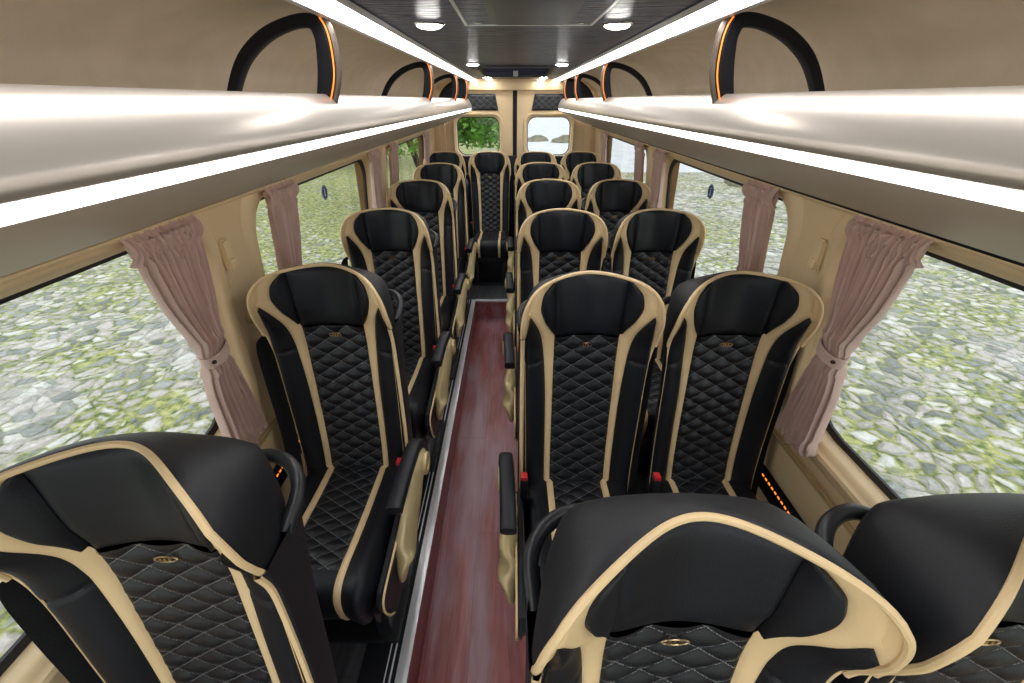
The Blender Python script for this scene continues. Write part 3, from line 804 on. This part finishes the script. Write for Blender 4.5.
# spotlights
for k, (sx, y) in enumerate([(s_, y_) for y_ in (1.40, 2.84, 4.42) for s_ in (-.25, .25)]+[(-.25, 4.85), (.25, 4.85)]):
    t = empty('ceiling_spotlight', (CX+sx, y, ZC), 'round ceiling spotlight %s, %s' % ('on the left' if sx < 0 else 'on the right', {1.40: 'nearest the camera', 2.84: 'just before the blue hatch', 4.42: 'just beyond the blue hatch', 4.85: 'farthest, next to the rear header'}[y]), 'spotlight', 'ceiling spotlights')
    g = G(); g.grid([[Vector((rr_*cos(a), rr_*sin(a), z)) for a in [2*pi*i/28 for i in range(28)]] for rr_, z in ((.042, 0), (.042, -.004), (.037, -.008), (.028, -.007), (.026, -.002))], close_u=True)
    obj('bezel', g, M['chrome'], t)
    g = G(); g.grid([[Vector((.034*cos(b_)*cos(a), .034*cos(b_)*sin(a), -.007-.009*sin(b_))) for a in [2*pi*i/24 for i in range(24)]] for b_ in [pi/2*j/6*.98 for j in range(7)]], close_u=True); obj('lens', g, M['spot'], t)
# roof hatch in the near ceiling
t = empty('roof_console', (CX+.015, 1.05, ZC), 'framed rectangular roof console with smoked centre panel, near the camera', 'roof console')
g = G(); g.box(-.165, .165, -.5, .365, -.004, .0, .0015); obj('console_plate', g, M['ceil'], t)
for x0, x1, y0, y1 in (): pass
g = G()
for x0, x1, y0, y1 in ((-.172, -.164, -.5, .374), (.164, .172, -.5, .374), (-.172, .172, .366, .374)): g.box(x0, x1, y0, y1, -.006, 0, .001)
obj('console_edging', g, M['alu'], t)
g = G(); g.box(-.10, .10, -.45, .30, -.012, -.002, .004); fm = obj('centre_frame', g, M['plastic'], t)
g = G(); g.box(-.085, .085, -.44, .285, -.015, -.011, .0015); obj('centre_panel', g, M['hatchglass'], fm)
for sx in (-.135, .135):
    g = G(); g.disc((sx, .33, -.003), (0, 0, -1), .009, 16, .003); obj('screw', g, M['chrome'], t)
# rear escape hatch
t = empty('escape_hatch', (CX, 3.65, ZC), 'open roof hatch with blue tinted blind toward the rear', 'roof hatch')
g = G()
for x0, x1, y0, y1 in ((-.28, -.25, -.64, .64), (.25, .28, -.64, .64), (-.28, .28, -.64, -.60), (-.28, .28, .60, .64)): g.box(x0, x1, y0, y1, -.012, .10, .005)
obj('hatch_frame', g, M['plastic'], t)
g = G(); g.box(-.26, .26, -.62, .62, .085, .10, .003); obj('hatch_pane', g, M['foil'], t)
g = G(); g.tube([(-.25, .52, .02), (.25, .52, .02)], .022, 14); g.tube([(-.25, .25, .035), (.25, .25, .035)], .018, 14); obj('blind_roll', g, M['foil'], t)
g = G(); g.box(-.02, .02, .48, .56, -.008, .05, .005); obj('blind_handle', g, M['alu'], t)

# luggage racks
for side, sg in (('left', -1), ('right', 1)):
    t = empty('luggage_rack', (CX+sg*.6, 0, CAMZ-.1), 'long champagne overhead luggage rack on the %s side' % side, 'luggage rack', 'overhead luggage racks')
    Y0, Y1 = -.7, YB-.06
    def loc(hx, z, y): return Vector((sg*(hx-.6), y, z+.1))
    prof = [(.79, -.035), (.60, -.035), (.51, -.02), (.488, .004), (.484, .011), (.478, .0125), (.472, .009), (.464, .000), (.455, -.013), (.4475, -.027), (.4415, -.041), (.437, -.053), (.435, -.063), (.4365, -.0705), (.441, -.0735), (.446, -.0745)]
    g = G(); g.grid([[loc(h_, z, y) for h_, z in prof] for y in (Y0, Y1)])
    for y in (Y0, Y1):
        pr = prof+[(.6, -.11), (.79, -.11)]; k = len(g.v); g.v += [tuple(loc(h_, z, y)) for h_, z in pr]; g.f.append(tuple(range(k, k+len(pr)))); g.m.append(0)
    obj('rack_front', g, M['rack'], t, recalc=False, ang=60)
    pr = [(.444, -.0745), (.4465, -.0775), (.4515, -.0870), (.4535, -.0915), (.48, -.088), (.46, -.070)]
    g = G(); g.grid([[loc(h_, z, y) for h_, z in pr] for y in (Y0, Y1)], close_u=True)
    obj('rack_light_strip', g, M['rackled'], t)
    pr = [(.4515, -.0885), (.464, -.102), (.51, -.126), (.56, -.148), (.64, -.180), (.72, -.208), (.78, -.225), (.80, -.230), (.805, -.233), (.807, -.228)]
    g = G(); g.grid([[loc(h_, z, y) for h_, z in pr] for y in (Y0, Y1)])
    obj('rack_underside', g, M['rackunder'], t, recalc=False, ang=60)
    if sg > 0:
        g = G(); a, b_ = sorted((sg*.200, sg*.217)); g.box(a, b_, Y0, Y1, -.142, -.118, .002); obj('gap_shade_strip', g, M['rubber'], t)  # solid black strip stands in for the dark gap between rack and wall
# hoops above the racks
hy = {-1: (1.19, 2.57, 3.72, 4.55), 1: (1.18, 2.60, 3.70, 4.45)}
for side, sg in (('left', -1), ('right', 1)):
    for k, y in enumerate(hy[sg]):
        nm = ['nearest the camera', 'second from the camera', 'third from the camera', 'farthest from the camera'][k]
        t = empty('rack_divider', (CX+sg*.5, y, CAMZ), 'black arched divider hoop with orange lit edge on the %s rack, %s' % (side, nm), 'rack divider', 'arched dividers on the racks')
        def lp(hx, z, dy=0): return (sg*(hx-.5), dy, z)
        # outline: front leg up to ceiling, rounded corner, arch back down to the wall side
        outer = crom([(.474, -.010, 0), (.452, .05, 0), (.448, .11, 0), (.456, .150, 0), (.478, .168, 0), (.53, .163, 0), (.60, .138, 0), (.665, .09, 0), (.712, .02, 0), (.73, -.034, 0)], 5)
        inner = crom([(.506, -.014, 0), (.488, .05, 0), (.480, .10, 0), (.480, .128, 0), (.492, .142, 0), (.535, .137, 0), (.592, .114, 0), (.648, .072, 0), (.69, .012, 0), (.706, -.034, 0)], 5)
        g = G(); rows = []
        for o2, i2 in zip(outer, inner):
            c = [(o2.x, o2.y, -.010), (o2.x, o2.y, .010), ((o2.x*.9+i2.x*.1), (o2.y*.9+i2.y*.1), .013), ((o2.x*.1+i2.x*.9), (o2.y*.1+i2.y*.9), .013), (i2.x, i2.y, .010), (i2.x, i2.y, -.010), ((o2.x*.1+i2.x*.9), (o2.y*.1+i2.y*.9), -.013), ((o2.x*.9+i2.x*.1), (o2.y*.9+i2.y*.1), -.013)]
            rows.append([lp(a, b_, d) for a, b_, d in c])
        g.grid(rows, close_u=True)
        for rw in (rows[0], rows[-1]):
            k0 = len(g.v); g.v += rw; g.f.append(tuple(range(k0, k0+8))); g.m.append(0)
        obj('hoop', g, M['rubber'], t)
        g = G(); pts = [lp(p.x-.004, p.y, -.013) for p in outer[:18]]; g.tube(pts, .0017, 6, up=(0, 1, 0)); obj('orange_light_line', g, M['orange'], t)
        g = G(); pts = [lp(p.x-.006, p.y, .006) for p in outer[:18]]; g.tube(pts, .009, 8, up=(0, 1, 0)); obj('edge_trim', g, M['bronze'], t)
        if k == 3:
            g = G(); g.prism([lp(p.x, p.y)[0::2] for p in inner], 'y', -.008, .008); obj('padded_infill', g, M['leather'], t)

# coat hooks on the pillars
for side, sg in (('left', -1), ('right', 1)):
    t = empty('coat_hook', (CX+sg*(wallx(1.225)-.007), 1.155, 1.225), 'small beige coat hook on the pillar beside the %s front curtain' % side, 'coat hook', 'coat hooks')
    g = G(); g.prism([(-.018, -.04), (.018, -.048), (.022, .03), (.012, .042), (-.012, .042), (-.02, .034)], 'x', -sg*.001, -sg*.018, .004); obj('hook_plate', g, M['pillar'], t)
    g = G(); g.box(*sorted((-sg*.014, -sg*.025)), -.012, .012, -.040, -.012, .005); obj('hook', g, M['pillar'], t)
# belt anchor knobs on the pillars
for side, sg in (('left', -1), ('right', 1)):
    t = empty('belt_anchor', (CX+sg*(wallx(.98)), 1.21, 1.0), 'belt anchor knob low on the %s pillar behind the second row seat' % side, 'belt anchor', 'pillar belt anchors')
    g = G(); g.disc((0, 0, 0), (-sg, 0, 0), .022, 20, .014); obj('anchor_base', g, M['goldplastic'], t)
    g = G(); g.disc((-sg*.013, 0, 0), (-sg, 0, 0), .013, 16, .022); obj('anchor_bolt', g, M['chrome'], t)

# curtains
def curtain(side, sg, pts, lean, label, npl=8):
    """pts: list of (t z, y0, y1) rows"""
    t = empty('curtain', (CX+sg*.80, pts[0][1], pts[-1][0]), label, 'curtain', 'window curtains tied back')
    org = Vector(t.location); nr = 60; nc = npl*10; rows = []; rnd = random.Random(int(pts[0][1]*100)+sg)
    ph = [rnd.uniform(-.35, .35) for _ in range(nc)]
    zt, zb = pts[0][0], pts[-1][0]; ztie = pts[2][0]
    for i in range(nr+1):
        v = i/nr; z = zt+(zb-zt)*v
        tab0 = sorted([(p[0], p[1]) for p in pts]); tab1 = sorted([(p[0], p[2]) for p in pts])
        y0, y1 = lerp_tab(tab0, z), lerp_tab(tab1, z); w = y1-y0
        amp = .012+.003*v
        if abs(z-ztie) < .05: amp = .006+.012*abs(z-ztie)/.05
        if v < .08: amp = .010
        row = []
        for j in range(nc+1):
            u = j/nc; a = u*npl*2*pi+.5*sin(u*9+pts[0][1])+.25*sin(v*3+u*5)
            a2 = a
            off = 1.15*amp*sin(a2)+.3*amp*sin(1.7*a+1.7)
            if v < .10: off += .004*sin(u*npl*2*pi*2.3+v*60)
            if v > .93: off += .006*sin(u*npl*2*pi*2+v*40)
            yy = y0+w*(u+.006*sin(a+1.2))
            zz = z+.006*sin(a*.5+2)*(1 if v > .95 else .3)
            bulge = .018*sin(pi*u)**.6
            row.append(Vector((CX+sg*(wallx(max(.9, z))-.024-bulge-off-lean(z)), yy, zz))-org)
        rows.append(row)
    g = G(); g.grid(rows)
    # back side of the cloth
    o = obj('cloth', g, M['curtain'], t, ang=80)
    m = o.modifiers.new('thick', 'SOLIDIFY'); m.thickness = .002
    # header ruffle
    g = G(); p0 = pts[0]; rows = []
    for i in range(7):
        v = i/6; row = []
        for j in range(nc+1):
            u = j/nc; a = u*npl*2*pi*1.6
            row.append(Vector((CX+sg*(wallx(1.3)-.034-.018*sin(pi*v)-.007*sin(a)*(.5+v)), p0[1]-.006+(p0[2]-p0[1]+.012)*u, p0[0]+.012-.06*v+.004*sin(a*.7)))-org)
        rows.append(row)
    g.grid(rows); obj('header_ruffle', g, M['curtain'], t, ang=80)
    # tie band
    y0, y1 = pts[2][1], pts[2][2]; cyy = (y0+y1)/2; hw = (y1-y0)/2+.006
    ring = [Vector((CX+sg*(wallx(1.0)-.038-lean(ztie))+.030*cos(a)*-sg, cyy+hw*sin(a), ztie+.012*sin(a)))-org for a in [2*pi*i/28 for i in range(28)]]
    g = G(); g.sweep(ring, [(-.0015, -.014), (.0015, -.014), (.0015, .014), (-.0015, .014)], closed=True); tb = obj('tie_band', g, M['curtain'], t)
    g = G(); g.disc(Vector((CX+sg*(wallx(1.0)-.056-lean(ztie)), y0+.004, ztie-.008))-org, (-sg, -.8, 0), .006, 12, .003); obj('snap_button', g, M['chrome'], tb)
z0, zt_, z1 = 1.35, 1.02, .70
def cur(side, y0, y1, ty0, ty1, by0, by1, what, npl=8):
    sg = -1 if side == 'left' else 1
    curtain(side, sg, [(z0, y0, y1), (1.2, y0+(ty0-y0)*.35, y1+(ty1-y1)*.35), (zt_, ty0, ty1), (.9, ty0+(by0-ty0)*.5-.004, ty1+(by1-ty1)*.5+.004), (z1, by0, by1)], lambda z: .006, what, npl)
for side in ('left', 'right'):
    cur(side, .83, 1.035, .925, 1.0, .905, 1.055, 'dusty rose pleated curtain tied back at the nearest %s window' % side, 13)
    cur(side, 1.385, 1.565, 1.385, 1.50, 1.37, 1.51, 'dusty rose pleated curtain at the near end of the second %s window' % side, 11)
    cur(side, 2.50, 2.65, 2.53, 2.64, 2.52, 2.66, 'dusty rose pleated curtain at the far end of the second %s window' % side, 9)
    cur(side, 2.93, 3.08, 2.93, 3.02, 2.92, 3.03, 'dusty rose pleated curtain at the near end of the third %s window' % side, 9)
    cur(side, 4.13, 4.28, 4.16, 4.27, 4.15, 4.28, 'dusty rose pleated curtain at the far end of the third %s window' % side, 5)
# curtain rails
for side, sg in (('left', -1), ('right', 1)):
    g = G(); g.tube([(CX+sg*(wallx(1.36)-.03), y, 1.362) for y in (-.6, YB-.1)], .006, 8)
    tag(obj('curtain_rail', g, M['pillar']), 'thin beige curtain rail above the %s windows' % side, 'curtain rail')

# orange light rails along the lower walls
for side, sg in (('left', -1), ('right', 1)):
    x = CX+sg*.885
    t = empty('heater_rail', (x, 0, .49), 'black rail with orange dots of light low on the %s wall' % side, 'light rail', 'orange lit rails')
    g = G(); g.box(*sorted((-sg*.006, sg*.012)), YF, 4.1, -.13, -.02, .004); g.box(*sorted((-sg*.016, -sg*.006)), YF, 4.1, -.10, -.04, .004); obj('rail', g, M['plastic'], t)
    g = G()
    y = -.2
    while y < 4.05:
        g.box(*sorted((-sg*.0175, -sg*.0155)), y, y+.011, -.060, -.0535); y += .020
    obj('light_dots', g, M['orange'], t)
# gold bead along the right and left sill
for side, sg in (('left', -1), ('right', 1)):
    g = G(); g.tube([(CX+sg*.868, y, .60) for y in (YF, YB-.1)], .004, 6); g.tube([(CX+sg*.876, y, .606) for y in (YF, YB-.1)], .004, 6)
    st('trim_%d' % (10 if sg < 0 else 11), g, M['goldplastic'], 'thin gold double bead along the %s window sill' % side, 'bead')

# round blue stickers on the second windows
for side, sg in (('left', -1), ('right', 1)):
    y = 2.04 if sg < 0 else 2.06
    z = 1.23
    t = empty('window_sticker', (CX+sg*(wallx(z)+.050), y, z), 'round blue sticker with white figure on the second %s window' % side, 'sticker')
    g = G(); g.disc((0, 0, 0), (-sg, 0, 0), .032, 28, .001); obj('sticker_disc', g, M['blue'], t)
    g = G(); g.box(*sorted((-sg*.001, -sg*.0022)), -.0035, .0035, -.012, .008); g.box(*sorted((-sg*.001, -sg*.0022)), -.007, .007, -.016, -.011); g.disc((-sg*.0012, 0, .014), (-sg, 0, 0), .004, 12, .001)
    g.tube([Vector((-sg*.0012, .0285*cos(a), .0285*sin(a))) for a in [2*pi*i/28 for i in range(28)]], .0009, 5, closed=True, up=(1, 0, 0))
    obj('white_print', g, M['white'], t)

# ================================================================== OUTSIDE
g = G(); rows = []
xs = [-60+120*i/60 for i in range(61)]; ys = [-20+110*i/55 for i in range(56)]
GR = -.78
for y in ys: rows.append([Vector((x, y, GR)) for x in xs])
g.grid(rows); st('ground', g, M['cobble'], 'mossy cobblestone yard seen through the windows', 'ground', merge=False)
g = G(); g.box(.4, 30, 17, 88, GR, GR+.02); tag(obj('gravel_yard', g, M['gravel'], smooth=False), 'pale open ground behind the right rear window', 'ground', kind='structure')
def bush(x, y, rad, h, n, label, nm='bush', seed=1, ls=.13):
    t = empty(nm, (x, y, GR), label, 'bush', 'green bushes outside')
    rd = random.Random(seed); g = G()
    for _ in range(n):
        th = rd.uniform(0, 2*pi); ph = math.acos(rd.uniform(-.2, 1)); k = rd.uniform(.72, 1.05)*(1+.18*sin(5*th+seed)+.12*sin(7*ph))
        c = Vector((rad*k*sin(ph)*cos(th), rad*k*sin(ph)*sin(th), max(.05, h*.5+h*.5*k*cos(ph))))
        a = Vector((rd.gauss(0, 1), rd.gauss(0, 1), rd.gauss(0, .7))).normalized(); b_ = a.cross(Vector((rd.gauss(0, 1), rd.gauss(0, 1), rd.gauss(0, 1)))).normalized()
        L_ = ls*rd.uniform(.6, 1.3)
        g.add([c-a*L_, c+b_*L_*.4, c+a*L_, c-b_*L_*.4], [(0, 1, 2, 3)])
    obj('foliage', g, M['leaf'], t, merge=False, recalc=False, smooth=False)
    g = G()
    for _ in range(5):
        e = Vector((rd.uniform(-.5, .5)*rad, rd.uniform(-.5, .5)*rad, h*.6)); g.tube(crom([(0, 0, 0), e*.5+Vector((0, 0, .1)), e], 4), .04, 6)
    obj('stems', g, M['bark'], t)
bush(-2.25, 12.0, 1.95, 3.4, 16000, 'dense green bush behind the left rear door window', seed=3, ls=.085)
bush(-6.2, 20, 2.6, 3.4, 9000, 'darker green bush further off outside the third left window', seed=5, ls=.12)
for i, (x, y, s_, lab) in enumerate(((1.45, 31, .6, 'mossy boulder in the left of the right rear window'), (3.3, 30, .65, 'pale boulder in the right of the right rear window'), (7.5, 14.5, .5, 'boulder outside the third right window'))):
    bm = bmesh.new(); bmesh.ops.create_icosphere(bm, subdivisions=4, radius=1)
    rd = random.Random(i)
    for v in bm.verts:
        n_ = 1+.14*sin(3*v.co.x+i)+.12*sin(4*v.co.y+2*i)+.07*sin(7*v.co.z+5*v.co.x)
        v.co = Vector((v.co.x*s_*1.5*n_, v.co.y*s_*n_, max(-.1, v.co.z*.7*n_)*s_))
    me = bpy.data.meshes.new('boulder'); bm.to_mesh(me); bm.free(); me.materials.append(M['rock']); me.polygons.foreach_set('use_smooth', [True]*len(me.polygons))
    o = bpy.data.objects.new('boulder', me); C.objects.link(o); o.location = (x, y, GR-.12); tag(o, lab, 'boulder')

# ------------------------------------------------------------------ light
w = bpy.data.worlds.new('world'); bpy.context.scene.world = w; w.use_nodes = True
bg = w.node_tree.nodes['Background']; bg.inputs[0].default_value = (.93, .97, 1, 1); bg.inputs[1].default_value = 1.12
sc = bpy.context.scene
sc.view_settings.view_transform = 'Standard'; sc.view_settings.look = 'None'; sc.view_settings.gamma = 1
sc.view_settings.use_curve_mapping = False; sc.view_settings.exposure = .66
sc.cycles.max_bounces = 8; sc.cycles.diffuse_bounces = 5; sc.cycles.transparent_max_bounces = 8
